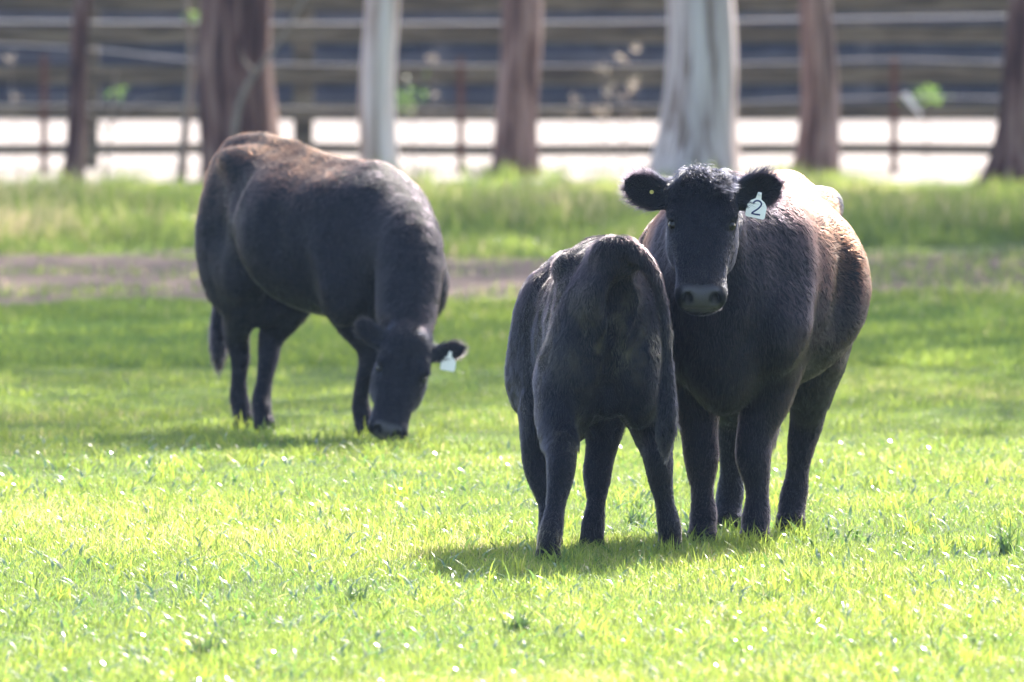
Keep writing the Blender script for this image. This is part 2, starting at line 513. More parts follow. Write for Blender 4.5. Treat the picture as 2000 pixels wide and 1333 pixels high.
        pts = [(*p_[:3], p_[3] * E.get('br', 1), p_[4]) for p_ in pts]
        fld.chain([(a, b, c, d * hs, e * hs) for a, b, c, d, e in pts], .02, side=tuple(ez))
        fld.ell(base + eo * el * .58 + ef * .030, (.088 * hs, .040 * hs * E.get('br', 1), .022), .012, EM, sub=True)
        E.update(base=base, eo=eo, ef=ef, ez=ez, el=el)
    fld.ell(HP(.90, 0, -.060), (.055, .058, .032), .03, HM)                          # chin
    for tt in (.90, .96):
        pass
    fld.chain([(*HP(.985, -.055, -.030), .006, .006), (*HP(1.03, 0, -.026), .006, .010), (*HP(.985, .055, -.030), .006, .006)], .008, sub=True)   # mouth
    fld.ell(HP(.03, 0, .045), (.07, .075, .045), .05, HM)                             # poll hump
    V, Fq = fld.mesh()
    N0, _ = vnormals(V, Fq)
    rp = np.linalg.norm(V - (poll + muz) / 2, axis=1)
    amp = np.clip((V[:, 2] - .45 * s) / .2, .15, 1) * np.clip((rp - .25) / .15, .12, 1)
    V = V + N0 * (amp * (.0075 * snoise(V * np.array([1, 1, .55]), 11, 51, 2) + .0035 * snoise(V, 27, 52, 2)))[:, None]
    V[:, 2] = np.maximum(V[:, 2], 0.0)
    # regions
    rel = V - poll
    hu, hv, hw_ = rel @ ax / HL, rel @ ux, rel @ dx_
    onhead = (hu > -.05) & (hu < 1.12) & (np.abs(hv) < .15) & (hw_ > -.2) & (hw_ < .16)
    sm = lambda x, a, b: np.clip((x - a) / (b - a), 0, 1)
    nose = np.where(onhead, sm(hu, .90, .955) * sm(hw_, -.060, -.045) * sm(-np.abs(hv), -.075 * hs, -.062 * hs), 0) * sm(-((np.abs(hv) - .050) ** 2 + (hw_ - .030) ** 2), -.0006, -.0002) ** 0
    for sg in (1, -1):
        nose = nose * sm(np.linalg.norm(V - HP(.99, sg * .052, .030), axis=1), .020, .030)
    mud = np.zeros(len(V))
    if cfg.get('mud'):
        m_ = sm(-V[:, 0], .70 * s, .80 * s) * sm(-np.abs(V[:, 2] - .93 * s), -.22, -.05) * sm(-np.abs(V[:, 1]), -.17, -.06)
        mud = np.clip(m_ * (snoise(V, 60, 3) * 1.2 + .1), 0, 1) * .8
    body = mesh_obj('body', V, Fq, COAT, root, attrs={'nose': nose, 'mud': mud})
    # eyes
    for sg in (1, -1):
        c = HP(.37, sg * .103, .034)
        me = bpy.data.meshes.new('eye')
        import bmesh
        bm = bmesh.new(); bmesh.ops.create_uvsphere(bm, u_segments=20, v_segments=14, radius=.021)
        bm.to_mesh(me); bm.free(); me.materials.append(EYE)
        me.polygons.foreach_set('use_smooth', np.ones(len(me.polygons), dtype=bool))
        o = bpy.data.objects.new('eye', me); sc.collection.objects.link(o); o.parent = root; o.location = c
    # ------------------------------------------------ coat of hair
    N, fn = vnormals(V, Fq)
    area = np.linalg.norm(fn, axis=1) * .5
    cen = V[Fq].mean(1)
    def region(P):
        r = P - poll
        a_, b_, c_ = r @ ax / HL, r @ ux, r @ dx_
        head = (a_ > -.08) & (a_ < 1.12) & (np.abs(b_) < .16) & (c_ > -.19) & (c_ < .18)
        leg = (P[:, 2] < .50 * s) & ~head
        return head, leg, a_, b_, c_
    head, leg, a_, b_, c_ = region(cen)
    ear = np.zeros(len(cen), bool)
    for E in cfg['ears']:
        rr = cen - E['base']; t = rr @ E['eo'] / E['el']
        ear |= (t > .12) & (t < 1.15) & (np.linalg.norm(rr - (rr @ E['eo'])[:, None] * E['eo'], axis=1) < .10)
    dens = np.ones(len(cen))
    dens[leg] = 1.3; dens[head] = 2.6; dens[ear] = 4.0
    dens[head & (a_ > .90) & (c_ > -.045)] = 0.0
    dens[head & (np.abs(a_ - .37) < .05) & (np.abs(b_) > .085) & (np.abs(c_ - .04) < .026)] = 0
    dens[cen[:, 2] < .06] = 0
    pr = area * dens; pr /= pr.sum()
    nH = int(hair_n * PV.get('hair', 1))
    if nH:
        f = rng.choice(len(cen), nH, p=pr)
        uu, vv = rng.random((2, nH, 1))
        q = [V[Fq[f, i]] for i in range(4)]; qn = [N[Fq[f, i]] for i in range(4)]
        bil = lambda z: z[0] * (1 - uu) * (1 - vv) + z[1] * uu * (1 - vv) + z[2] * uu * vv + z[3] * (1 - uu) * vv
        P = bil(q); Nn = bil(qn); Nn /= np.linalg.norm(Nn, axis=1, keepdims=True)
        hd, lg, a_, b_, c_ = region(P)
        flow = np.tile(np.array([-1.0, 0, -.45]), (nH, 1))
        low = np.clip((1.15 * s - P[:, 2]) / (.6 * s), 0, 1)[:, None]
        flow = flow * (1 - low * .55) + np.array([0, 0, -1.0]) * low * .55
        frontal = (P[:, 0] > .35 * s)[:, None]
        flow = np.where(frontal, np.array([-.35, 0, -1.0]), flow)
        flow[P[:, 0] < -.70 * s] = (-.15, 0, -1)
        flow[lg] = (0, 0, -1)
        flow[hd] = (ax * .8)
        ln = np.full(nH, .022 * cfg.get('hlen', 1.0))
        ln[P[:, 2] > 1.15 * s] *= 1.05
        ln[lg] = .015; ln[hd] = .013 + .012 * np.clip(.5 - a_[hd], 0, 1)
        ln[hd & (c_ < -.03)] = .018
        belly = (~lg) & (~hd) & (P[:, 2] < .66 * s); ln[belly] = .032
        # switch of the tail
        sw = (P[:, 0] < -.84 * s) & (P[:, 2] < .64 * s) & (P[:, 2] > .25 * s) & (np.abs(P[:, 1] - tl[-2][1] * s) < .07); ln[sw] = .05; flow[sw] = (0, 0, -1)
        curl = np.full(nH, cfg.get('curl', 0.0)); lift = np.full(nH, .42)
        lift[sw] = .2; lift[lg] = .5; lift[hd] = .45
        for E in cfg['ears']:
            rr = P - E['base']; t = rr @ E['eo'] / E['el']
            perp = np.linalg.norm(rr - (rr @ E['eo'])[:, None] * E['eo'], axis=1)
            er = (t > .12) & (t < 1.15) & (perp < .10)
            side_ = rr @ E['ez']
            flow[er] = E['eo'] * .8 + E['ez'] * (side_[er] / .05)[:, None] * .8
            ln[er] = .022 + .026 * rng.random(er.sum()) * np.clip(np.abs(side_[er]) / .04, .3, 1.3)
            lift[er] = .5
        tk = hd & (a_ < .17) & (c_ > -.02) & (np.abs(b_) < .095)
        if cfg.get('topknot'):
            ln[tk] = .055 + .035 * rng.random(tk.sum())
            ln[tk] *= np.clip(1 - (a_[tk] - .02) / .3, .3, 1)
            curl[tk] = 1.0; lift[tk] = .85
            flow[tk] = ax * .7 + ux * (b_[tk] * 9)[:, None] + rng.normal(0, .15, (tk.sum(), 3))
        # clumping noise
        jit = np.stack([snoise(P, 75, 11 + i, 2) for i in range(3)], 1) * cfg.get('clump', .40) + rng.normal(0, .13, (nH, 3))
        flow = flow / np.linalg.norm(flow, axis=1, keepdims=True) + jit
        flow -= Nn * (flow * Nn).sum(1, keepdims=True)
        flow /= np.linalg.norm(flow, axis=1, keepdims=True) + 1e-9
        ln = ln * rng.uniform(.6, 1.25, nH)
        K = 5
        pts = np.zeros((nH, K, 3)); pts[:, 0] = P - Nn * .0008
        cur = pts[:, 0].copy()
        B = np.cross(Nn, flow)
        ph = snoise(P, 30, 5, 2) * 6 + rng.random(nH) * .6
        for kk in range(1, K):
            t = kk / (K - 1)
            lf = (lift * (1 - .75 * t))[:, None]
            d = flow * (1 - lf * .5) + Nn * lf
            d = d + curl[:, None] * (B * np.sin(ph + t * 5)[:, None] * .9 + Nn * np.cos(ph + t * 5)[:, None] * .5)
            d /= np.linalg.norm(d, axis=1, keepdims=True)
            cur = cur + d * (ln / (K - 1))[:, None]
            pts[:, kk] = cur
        rad = np.array([1, .95, .8, .55, .15])[None, :] * (.00052 * rng.uniform(.7, 1.3, nH) * np.where(sw, 2.0, 1) * np.where(tk & bool(cfg.get('topknot')), 1.5, 1))[:, None]
        tint = np.clip((P[:, 2] - cfg.get('tz', .98) * s) / (.28 * s), 0, 1) * np.clip((.5 * s - P[:, 0]) / (.3 * s) + .3, 0, 1) * (1 - hd) * cfg.get('tint', 1)
        tint = np.clip(tint * (1 + .6 * snoise(P, 7, 21, 2)) + .05 * (1 - hd) * cfg.get('tint', 1), 0, 1)
        if cfg.get('blackrump'):
            tint *= 1 - np.clip((-.40 * s - P[:, 0]) / (.06 * s), 0, 1) * np.clip((np.abs(P[:, 1]) - .13 * s) / (.04 * s), 0, 1)
        mh = np.zeros(nH)
        if cfg.get('mud'):
            c1 = np.exp(-((P[:, 2] - .98 * s) / (.13 * s)) ** 2) * np.exp(-((P[:, 1] + .0) / (.15 * s)) ** 2) + .8 * np.exp(-((P[:, 2] - .60 * s) / (.10 * s)) ** 2) * np.exp(-((P[:, 1] - .20 * s) / (.05 * s)) ** 2) + .7 * np.exp(-((P[:, 2] - .12 * s) / (.05 * s)) ** 2)
            mh = np.clip(c1 * (P[:, 0] < -.45 * s) * (snoise(P, 38, 3) * 2.2 + .2), 0, 1)
        ho = hair_obj('hair', pts, rad, HAIR, root)
        mb = ho.data.attributes.new('mud', 'FLOAT', 'CURVE'); mb.data.foreach_set('value', mh.astype(np.float32))
        ta = ho.data.attributes.new('tint', 'FLOAT', 'CURVE'); ta.data.foreach_set('value', tint.astype(np.float32))
    # ------------------------------------------------ ear tag
    for E in cfg['ears']:
        if 'tag' not in E: continue
        T_ = E['tag']
        outl = [(-.036, -.088), (.036, -.088), (.042, -.082), (.042, -.036), (.030, -.018), (.012, -.006), (.008, .022), (-.008, .022), (-.012, -.006), (-.030, -.018), (-.042, -.036), (-.042, -.082)]
        V2 = [(x, -.0015, z) for x, z in outl] + [(x, .0015, z) for x, z in outl]
        nn = len(outl)
        F2 = [tuple(range(nn)), tuple(range(2 * nn - 1, nn - 1, -1))] + [(i, i + nn, (i + 1) % nn + nn, (i + 1) % nn) for i in range(nn)]
        t = mesh_obj('ear_tag', V2, F2, TAGM, root, smooth=False)
        pos = E['base'] + E['eo'] * E['el'] * T_['at'] + E['ef'] * .020 - E['ez'] * 0 + np.array(Ld((0, 0, T_.get('dz', -.03))))
        t.location = pos; t.scale = (T_.get('size', .88),) * 3
        t.rotation_euler = (0, T_.get('roll', 0), T_.get('yaw', 0) - rz)
        bmS = bmesh.new(); bmesh.ops.create_uvsphere(bmS, u_segments=10, v_segments=8, radius=.008)
        ms = bpy.data.meshes.new('button'); bmS.to_mesh(ms); bmS.free(); ms.materials.append(TAGM)
        bo = bpy.data.objects.new('button', ms); sc.collection.objects.link(bo); bo.parent = t; bo.location = (0, -.004, .014)
        if T_.get('digit'):
            arc = [(-.018, -.030), (-.014, -.021), (-.004, -.015), (.008, -.016), (.016, -.024), (.015, -.034), (.006, -.048), (-.006, -.060), (-.018, -.072)]
            A = cr([(x, z) for x, z in arc], 4); A = np.vstack([A, [(.0, -.0725), (.020, -.071)]])
            hwid = .0034
            V3, F3 = [], []
            for i in range(len(A)):
                d = A[min(i + 1, len(A) - 1)] - A[max(i - 1, 0)]; d = d / np.linalg.norm(d); nrm = np.array([-d[1], d[0]]) * hwid
                for yy in (-.0024, -.0012):
                    for e in (1, -1):
                        V3.append((A[i, 0] + e * nrm[0], yy, A[i, 1] + e * nrm[1]))
            for i in range(len(A) - 1):
                b0, b1 = i * 4, i * 4 + 4
                F3 += [(b0, b0 + 1, b1 + 1, b1), (b0 + 2, b1 + 2, b1 + 3, b0 + 3), (b0, b1, b1 + 2, b0 + 2), (b0 + 1, b0 + 3, b1 + 3, b1 + 1)]
            mesh_obj('number', V3, F3, INK, t, smooth=False)
    if cfg.get('button'):
        E = cfg['ears'][cfg['button'][0]]
        bmS = bmesh.new(); bmesh.ops.create_cone(bmS, segments=16, radius1=.008, radius2=.006, depth=.005, cap_ends=True)
        ms = bpy.data.meshes.new('ear_button'); bmS.to_mesh(ms); bmS.free(); ms.materials.append(mat_plain('button_brass', (.55, .45, .12), .35))
        bo = bpy.data.objects.new('ear_button', ms); sc.collection.objects.link(bo); bo.parent = root
        bo.location = E['base'] + E['eo'] * E['el'] * .45 + E['ef'] * .022
        bo.rotation_euler = Vector(E['ef']).to_track_quat('Z', 'Y').to_euler()
    return root

import bmesh
# --- the mother, facing the camera
fA = Vector((-math.sin(R(11)), -math.cos(R(11)), 0))
oA = Vector((.82, 42.62, 0)) - fA * .47
W2 = lambda px, py, d: tuple(at(px, py, d))
def gxy(px, d): return ((px - 1000) / FPX * d, d)
build_animal('cow', oA, math.atan2(fA.y, fA.x), dict(
    cat='cow', poll=W2(1372, 368, 42.08), muzzle=W2(1369, 594, 41.77), dorsal=(0, -.6, 1), belly=1.06, wide=1.0, leg=1.17,
    feet=dict(fl=gxy(1474, 42.60), fr=gxy(1372, 42.64), hl=gxy(1545, 43.75), hr=gxy(1422, 43.95)),
    knee=dict(fl=(0, -.02), fr=(0, -.01), hr=(0, -.02)),
    ears=[dict(out=(1, .12, .34), open=(0, -1, -.15), len=.205, tag=dict(at=.56, dz=-.022, roll=R(12), yaw=R(3), digit=True)),
          dict(out=(-1, .12, .36), open=(0, -1, -.1), len=.205)],
    button=(1,), topknot=True, hlen=1.1, tz=.90, blackrump=True), 'black cow staring at the camera with an ear tag numbered 2', 170000)
# --- the calf seen from behind
fC = Vector((-math.sin(R(7)), math.cos(R(7)), 0))
oC = Vector((.352, 41.75, 0)) + fC * .56
build_animal('calf', oC, math.atan2(fC.y, fC.x), dict(
    cat='calf', scale=.845, wide=.81, belly=.66, withers=-.10, poll=(.25, 42.98, .86), muzzle=(.30, 43.16, .50), dorsal=(.1, 1, .6), leg=1.14, head=.8,
    feet=dict(hl=gxy(1071, 41.45), hr=gxy(1308, 41.95), fl=gxy(1074, 42.55), fr=gxy(1156, 42.42)), male=True, mud=True,
    knee=dict(fl=(0, .05), fr=(0, -.01)),
    tail=[(-.74, .05, 1.29, .05, .05), (-.84, .03, 1.355, .050, .050), (-.915, -.05, 1.36, .046, .046), (-.95, -.145, 1.27, .040, .040), (-.945, -.205, 1.10, .034, .036), (-.935, -.225, .86, .036, .036),
          (-.92, -.225, .68, .048, .045), (-.91, -.22, .56, .038, .034), (-.91, -.22, .47, .012, .012)],
    ears=[dict(out=(-1, 0, 0), open=(0, 1, 0), len=.13), dict(out=(1, 0, 0), open=(0, 1, 0), len=.13)], hlen=1.15, tint=.10, clump=.5, curl=.3),
    'black calf seen from behind, standing against the bigger cow', 130000)
# --- the grazing cow
fB = Vector((math.sin(R(30)), -math.cos(R(30)), 0))
oB = Vector((-1.215, 53.3, 0)) + fB * .66
build_animal('cow', oB, math.atan2(fB.y, fB.x), dict(
    cat='cow', withers=-.13, poll=W2(799, 668, 51.45), muzzle=W2(754, 850, 51.25), dorsal=(.15, -1, .45), neckmid=W2(798, 500, 51.85), neck=1.15, leg=1.02, head=.93,
    feet=dict(hl=gxy(516, 53.0), hr=gxy(476, 53.35), fl=gxy(775, 52.1), fr=gxy(713, 52.35)), knee=dict(fr=(.05, .06), hr=(0, .04), hl=(0, .02)),
    tail=[(-.80, 0, 1.29, .042, .045), (-.885, 0, 1.25, .035, .038), (-.90, -.02, 1.05, .027, .03), (-.90, -.04, .80, .024, .024), (-.90, -.05, .62, .024, .024), (-.90, -.05, .50, .040, .040), (-.90, -.05, .38, .038, .038), (-.90, -.05, .28, .012, .012)],
    ears=[dict(out=(1, .25, .22), open=(0, -1, .1), len=.20, br=.72, tag=dict(at=.58, dz=-.020, roll=R(10), yaw=R(5), size=.8)),
          dict(out=(-.75, .35, .60), open=(-.2, -1, 0), len=.20, br=.8)], bend=0.0), 'black cow grazing with its head down in the grass', 60000)

# ================================================================== the place
def ground_h(x, y):
    """gentle unevenness of the paddock; flat under the animals"""
    x = np.asarray(x, float); y = np.asarray(y, float)
    return .0 * x
def mat_ground():
    m, n, out = new_mat('ground')
    b = nd(n, 'ShaderNodeBsdfPrincipled'); b.inputs['Roughness'].default_value = .9; b.inputs['Specular IOR Level'].default_value = .1
    g = nd(n, 'ShaderNodeNewGeometry')
    sx = nd(n, 'ShaderNodeSeparateXYZ'); n.links.new(g.outputs['Position'], sx.inputs[0])
    no = nd(n, 'ShaderNodeTexNoise', Scale=.55, Detail=6.0); n.links.new(g.outputs['Position'], no.inputs['Vector'])
    n2 = nd(n, 'ShaderNodeTexNoise', Scale=22.0, Detail=5.0); n.links.new(g.outputs['Position'], n2.inputs['Vector'])
    green = ramp(n, n2.outputs[0], [(.3, (.040, .060, .016)), (.7, (.085, .12, .030))])
    dirt = ramp(n, n2.outputs[0], [(.3, (.07, .043, .036)), (.5, (.125, .083, .070)), (.7, (.20, .14, .12))])
    sand = ramp(n, n2.outputs[0], [(.3, (.20, .17, .155)), (.7, (.30, .265, .245))])
    def band(y0, y1, soft, wob):
        ad = nd(n, 'ShaderNodeMath', operation='MULTIPLY_ADD'); ad.inputs[1].default_value = wob; n.links.new(no.outputs[0], ad.inputs[0]); n.links.new(sx.outputs[1], ad.inputs[2])
        a = nd(n, 'ShaderNodeMapRange', interpolation_type='SMOOTHSTEP'); a.inputs[1].default_value = y0 + wob / 2 - soft; a.inputs[2].default_value = y0 + wob / 2 + soft; n.links.new(ad.outputs[0], a.inputs[0])
        c = nd(n, 'ShaderNodeMapRange', interpolation_type='SMOOTHSTEP'); c.inputs[1].default_value = y1 + wob / 2 - soft; c.inputs[2].default_value = y1 + wob / 2 + soft; c.inputs[3].default_value = 1; c.inputs[4].default_value = 0; n.links.new(ad.outputs[0], c.inputs[0])
        mu = nd(n, 'ShaderNodeMath', operation='MULTIPLY'); n.links.new(a.outputs[0], mu.inputs[0]); n.links.new(c.outputs[0], mu.inputs[1])
        return mu.outputs[0]
    def mix(f, a, c):
        mx = nd(n, 'ShaderNodeMix', data_type='RGBA'); n.links.new(f, mx.inputs[0]); n.links.new(a, mx.inputs[6]); n.links.new(c, mx.inputs[7]); return mx.outputs[2]
    c = mix(band(71.5, 85.5, .6, 9.0), green, dirt)
    c = mix(band(113, 160, 1.0, 3.0), c, sand)
    n.links.new(c, b.inputs['Base Color'])
    bp = nd(n, 'ShaderNodeBump', Strength=.6, Distance=.03); n.links.new(n2.outputs[0], bp.inputs['Height']); n.links.new(bp.outputs[0], b.inputs['Normal'])
    n.links.new(b.outputs[0], out.inputs[0])
    return m
xs = np.linspace(-400, 400, 41); ys = np.linspace(-60, 900, 61)
GX, GY = np.meshgrid(xs, ys, indexing='ij')
Vg = np.stack([GX.ravel(), GY.ravel(), np.zeros(GX.size)], 1)
ii = np.arange(40)[:, None] * 61 + np.arange(60)[None, :]
Fg = np.stack([ii, ii + 61, ii + 62, ii + 1], -1).reshape(-1, 4)
tag(mesh_obj('ground', Vg, Fg, mat_ground(), smooth=False), kind='structure')

# ------------------------------------------------------------------ grass blades
def mat_grass(name, c_dark, c_light, c_dry, dry=.06, trans=.62, rough=.30, gl=.022):
    m, n, out = new_mat(name)
    at_ = nd(n, 'ShaderNodeAttribute'); at_.attribute_name = 'rnd'
    col = ramp(n, at_.outputs['Fac'], [(0, c_dark), (1 - dry - .03, c_light), (1 - dry, c_dry), (1, c_dry)])
    d = nd(n, 'ShaderNodeBsdfDiffuse'); t = nd(n, 'ShaderNodeBsdfTranslucent')
    hs = nd(n, 'ShaderNodeHueSaturation'); hs.inputs['Value'].default_value = 1.7; hs.inputs['Hue'].default_value = .48; hs.inputs['Saturation'].default_value = 1.0
    n.links.new(col, d.inputs[0]); n.links.new(col, hs.inputs['Color']); n.links.new(hs.outputs[0], t.inputs[0])
    g = nd(n, 'ShaderNodeBsdfGlossy'); g.inputs['Roughness'].default_value = rough; g.inputs[0].default_value = (1, 1, 1, 1)
    mx = nd(n, 'ShaderNodeMixShader'); mx.inputs[0].default_value = trans
    n.links.new(d.outputs[0], mx.inputs[1]); n.links.new(t.outputs[0], mx.inputs[2])
    m2 = nd(n, 'ShaderNodeMixShader'); m2.inputs[0].default_value = gl
    n.links.new(mx.outputs[0], m2.inputs[1]); n.links.new(g.outputs[0], m2.inputs[2])
    n.links.new(m2.outputs[0], out.inputs[0])
    return m

def blades(name, x, y, h, w, mat, label, lean=.55, seg=3, rnd=None, z0=0.0, yaw=None):
    N = len(x)
    az = rng.uniform(0, 2 * np.pi, N)                      # direction it bends to
    fa = az + np.pi / 2 + rng.normal(0, .5, N)             # direction of its width
    ln = np.abs(rng.normal(lean, .3, N))
    t = np.linspace(0, 1, seg + 1)
    k = 2 * seg + 1
    V = np.zeros((N, k, 3))
    for i, ti in enumerate(t):
        bx = x + np.cos(az) * h * ln * ti ** 1.8
        by = y + np.sin(az) * h * ln * ti ** 1.8
        bz = h * (ti - .35 * np.clip(ln, 0, 1.5) * ti ** 2.2) + z0
        ww = w * .5 * (1 - ti ** 1.6) * (.75 + .5 * min(ti * 3, 1) * .5)
        if i == seg:
            V[:, 2 * seg] = np.stack([bx, by, bz], 1)
        else:
            V[:, 2 * i] = np.stack([bx - np.cos(fa) * ww, by - np.sin(fa) * ww, bz], 1)
            V[:, 2 * i + 1] = np.stack([bx + np.cos(fa) * ww, by + np.sin(fa) * ww, bz], 1)
    base = (np.arange(N) * k)[:, None]
    tris = []
    for i in range(seg - 1):
        a = 2 * i
        tris += [base + np.array([a, a + 1, a + 3]), base + np.array([a, a + 3, a + 2])]
    a = 2 * (seg - 1)
    tris.append(base + np.array([a, a + 1, a + 2]))
    F = np.vstack(tris)
    r_ = rng.random(N) if rnd is None else rnd
    return tag(mesh_obj(name, V.reshape(-1, 3), F, mat, smooth=False, attrs={'rnd': np.repeat(r_, k)}), label=label, cat='grass', kind='stuff')

if not PV.get('nograss'):
    GR = PV.get('grass', 1)
    GM = mat_grass('lawn_grass', (.062, .130, .030), (.205, .275, .040), (.38, .33, .17), .06)
    GM2 = mat_grass('tussock_grass', (.060, .11, .028), (.18, .25, .050), (.42, .36, .20), .08)
    def scatter(n, y0, y1, side=.9, fall=1.0):
        n = int(n * GR)
        u = rng.random(n * 2)
        y = y0 + (y1 - y0) * u
        keep = rng.random(n * 2) < (y0 / y) ** fall * (y / y1) ** 0 
        y = y[keep][:n]
        x = rng.uniform(-1, 1, len(y)) * (y * .0462 + side)
        return x, y
    def dens_keep(x, y, sc_, thr, seed):
        v = snoise(np.stack([x, y], 1), sc_, seed, 3)
        return v
    # short lawn near the cattle, clumpy
    x, y = scatter(680000, 33.0, 62, 1.9)
    v = snoise(np.stack([x, y], 1), 5.0, 31, 3)
    v2 = snoise(np.stack([x, y], 1), 1.2, 32, 2)
    h = (.040 + .014 * v + .012 * v2) * rng.uniform(.55, 1.35, len(x))
    h = np.clip(h, .018, .2)
    r_ = np.clip(.45 + .22 * v2 + .16 * v + rng.normal(0, .22, len(x)), 0, 1)
    blades('grass', x, y, h, rng.uniform(.0018, .0034, len(x)), GM, 'short bright green paddock grass around the cattle', rnd=r_, lean=.8)
    # longer tufts here and there
    nt_ = int(750 * GR); cx, cy = scatter(nt_ / GR, 33.5, 62, 1.9)
    ff = [(1476, 42.4), (1374, 42.45), (1400, 42.3), (1440, 42.35), (1546, 43.5), (1424, 43.7), (1071, 41.25), (1100, 41.3), (1308, 41.75), (1330, 41.8), (1156, 42.2), (1180, 42.1), (516, 52.8), (476, 53.1), (713, 52.1), (790, 51.0), (740, 51.0), (1460, 42.3), (1290, 41.7)]
    cx = np.append(cx, [gxy(a, b)[0] + d_ for a, b in ff for d_ in (-.04, .05)]); cy = np.append(cy, [b for a, b in ff for d_ in (0, 1)])
    per = 26
    x = np.repeat(cx, per) + rng.normal(0, .035, len(cx) * per); y = np.repeat(cy, per) + rng.normal(0, .04, len(cy) * per)
    hh = np.repeat(rng.uniform(.06, .12, len(cx)), per) * rng.uniform(.5, 1.15, len(x))
    blades('grass', x, y, hh, rng.uniform(.004, .008, len(x)), GM, 'longer tufts of green grass standing out of the lawn', lean=.7, rnd=np.clip(np.repeat(rng.random(len(cx)), per) * .6 + rng.random(len(x)) * .35, 0, 1))
    # broad glossy leaves lying in the lawn
    x, y = scatter(5500, 33.5, 52)
    blades('grass', x, y, rng.uniform(.05, .09, len(x)), rng.uniform(.010, .017, len(x)), mat_grass('broad_leaf', (.05, .12, .03), (.10, .20, .05), (.3, .3, .12), .02, .45, .16, .12), 'broad shiny weed leaves lying among the short grass', lean=1.3)
    # middle distance lawn
    x, y = scatter(165000, 61.5, 79, 1.5)
    k_ = y < 71.6 + 2.6 * snoise(np.stack([x, y * .3], 1), 1.0, 41, 3) + np.clip(x - .8, 0, 2) * 1.6 + rng.normal(0, .25, len(x)); x, y = x[k_], y[k_]
    v = snoise(np.stack([x, y], 1), 1.6, 33, 3)
    blades('grass', x, y, np.clip((.075 + .03 * v) * rng.uniform(.5, 1.4, len(x)), .02, .3), rng.uniform(.006, .010, len(x)), GM, 'mid green grass behind the cattle', rnd=np.clip(.4 + .3 * v + rng.normal(0, .2, len(x)), 0, 1))
    # thin grass over the dirt strip
    x, y = scatter(22000, 69.5, 85.5, 1.5)
    v = snoise(np.stack([x, y], 1), 1.4, 34, 3); k_ = v + rng.normal(0, .15, len(x)) > .40 - (x > 1.2) * .9
    blades('grass', x[k_], y[k_], rng.uniform(.04, .12, k_.sum()), rng.uniform(.007, .012, k_.sum()), GM2, 'sparse grass on the bare brown strip')
    # long grass under the trees
    x, y = scatter(175000, 83, 116, 1.8)
    v = snoise(np.stack([x, y], 1), 1.0, 35, 3); k_ = (v + rng.normal(0, .2, len(x)) > -.35) & (y < 109.5 + 3.5 * snoise(x[:, None], 2.2, 44, 3) + rng.normal(0, .6, len(x))) & (y > 84.5 + 2.4 * snoise(x[:, None], 1.0, 42, 3))
    x, y, v = x[k_], y[k_], v[k_]
    hh = np.clip((.17 + .22 * v) * rng.uniform(.4, 1.5, len(x)), .03, .5) * np.clip((y - 83) / 6, .35, 1) * np.clip((111 - y) / 13, .16, 1)
    blades('grass', x, y, hh, rng.uniform(.010, .018, len(x)), GM2, 'long bright grass growing under the row of trees', lean=.45, rnd=np.clip(.38 + .50 * v + rng.normal(0, .22, len(x)), 0, 1))

if not PV.get('nograss'):
    # ragged tufts along the far edge of the grass and round the trunk feet
    cx = rng.uniform(-6.5, 6.5, 230); cy = rng.uniform(104.5, 112.5, 230)
    for px_, d_ in ((138, 106.6), (470, 111.5), (743, 112.5), (1014, 114.4), (1356, 112.3), (1595, 113.4), (1966, 106)):
        cx = np.append(cx, (px_ - 1000) / FPX * d_ + rng.normal(0, .22, 12)); cy = np.append(cy, d_ - rng.uniform(0, .8, 12))
    x = np.repeat(cx, 18) + rng.normal(0, .07, len(cx) * 18); y = np.repeat(cy, 18) + rng.normal(0, .1, len(cy) * 18)
    blades('grass', x, y, np.repeat(rng.uniform(.10, .34, len(cx)) ** 1.1, 18) * rng.uniform(.4, 1.15, len(x)), rng.uniform(.010, .02, len(x)), GM2, 'ragged sunlit grass tufts along the far edge and round the trunk feet', rnd=np.clip(np.repeat(rng.random(len(cx)), 18) * .6 + rng.random(len(x)) * .35, 0, 1))

# ------------------------------------------------------------------ trees
def mat_bark(name, stops, sx_=9, sz=1.2, rough=.85):
    stops = [((p - .5) * .55 + .5, c) for p, c in stops]
    m, n, out = new_mat(name)
    b = nd(n, 'ShaderNodeBsdfPrincipled'); b.inputs['Roughness'].default_value = rough; b.inputs['Specular IOR Level'].default_value = .2
    tc = nd(n, 'ShaderNodeTexCoord'); mp = nd(n, 'ShaderNodeMapping'); mp.inputs['Scale'].default_value = (sx_, sx_, sz)
    n.links.new(tc.outputs['Object'], mp.inputs[0])
    no = nd(n, 'ShaderNodeTexNoise', Scale=1.0, Detail=6.0, Distortion=.4); n.links.new(mp.outputs[0], no.inputs['Vector'])
    n.links.new(ramp(n, no.outputs[0], stops), b.inputs['Base Color'])
    bp = nd(n, 'ShaderNodeBump', Strength=.8, Distance=.03); n.links.new(no.outputs[0], bp.inputs['Height']); n.links.new(bp.outputs[0], b.inputs['Normal'])
    n.links.new(b.outputs[0], out.inputs[0])
    return m
BROWN = mat_bark('brown_bark', [(.30, (.060, .032, .028)), (.5, (.125, .078, .066)), (.7, (.22, .155, .140))])
RED = mat_bark('red_bark', [(.30, (.045, .018, .017)), (.5, (.115, .052, .046)), (.72, (.22, .13, .11))])
WHITE = mat_bark('white_bark', [(.32, (.34, .25, .21)), (.47, (.58, .49, .48)), (.7, (.72, .64, .65))], 7, .7)
PALE = mat_bark('grey_bark', [(.34, (.15, .10, .08)), (.46, (.40, .33, .33)), (.7, (.56, .49, .50))], 11, .6)
LEAF = mat_grass('gum_leaf', (.040, .075, .025), (.075, .11, .040), (.12, .12, .05), .1, .35, .4)

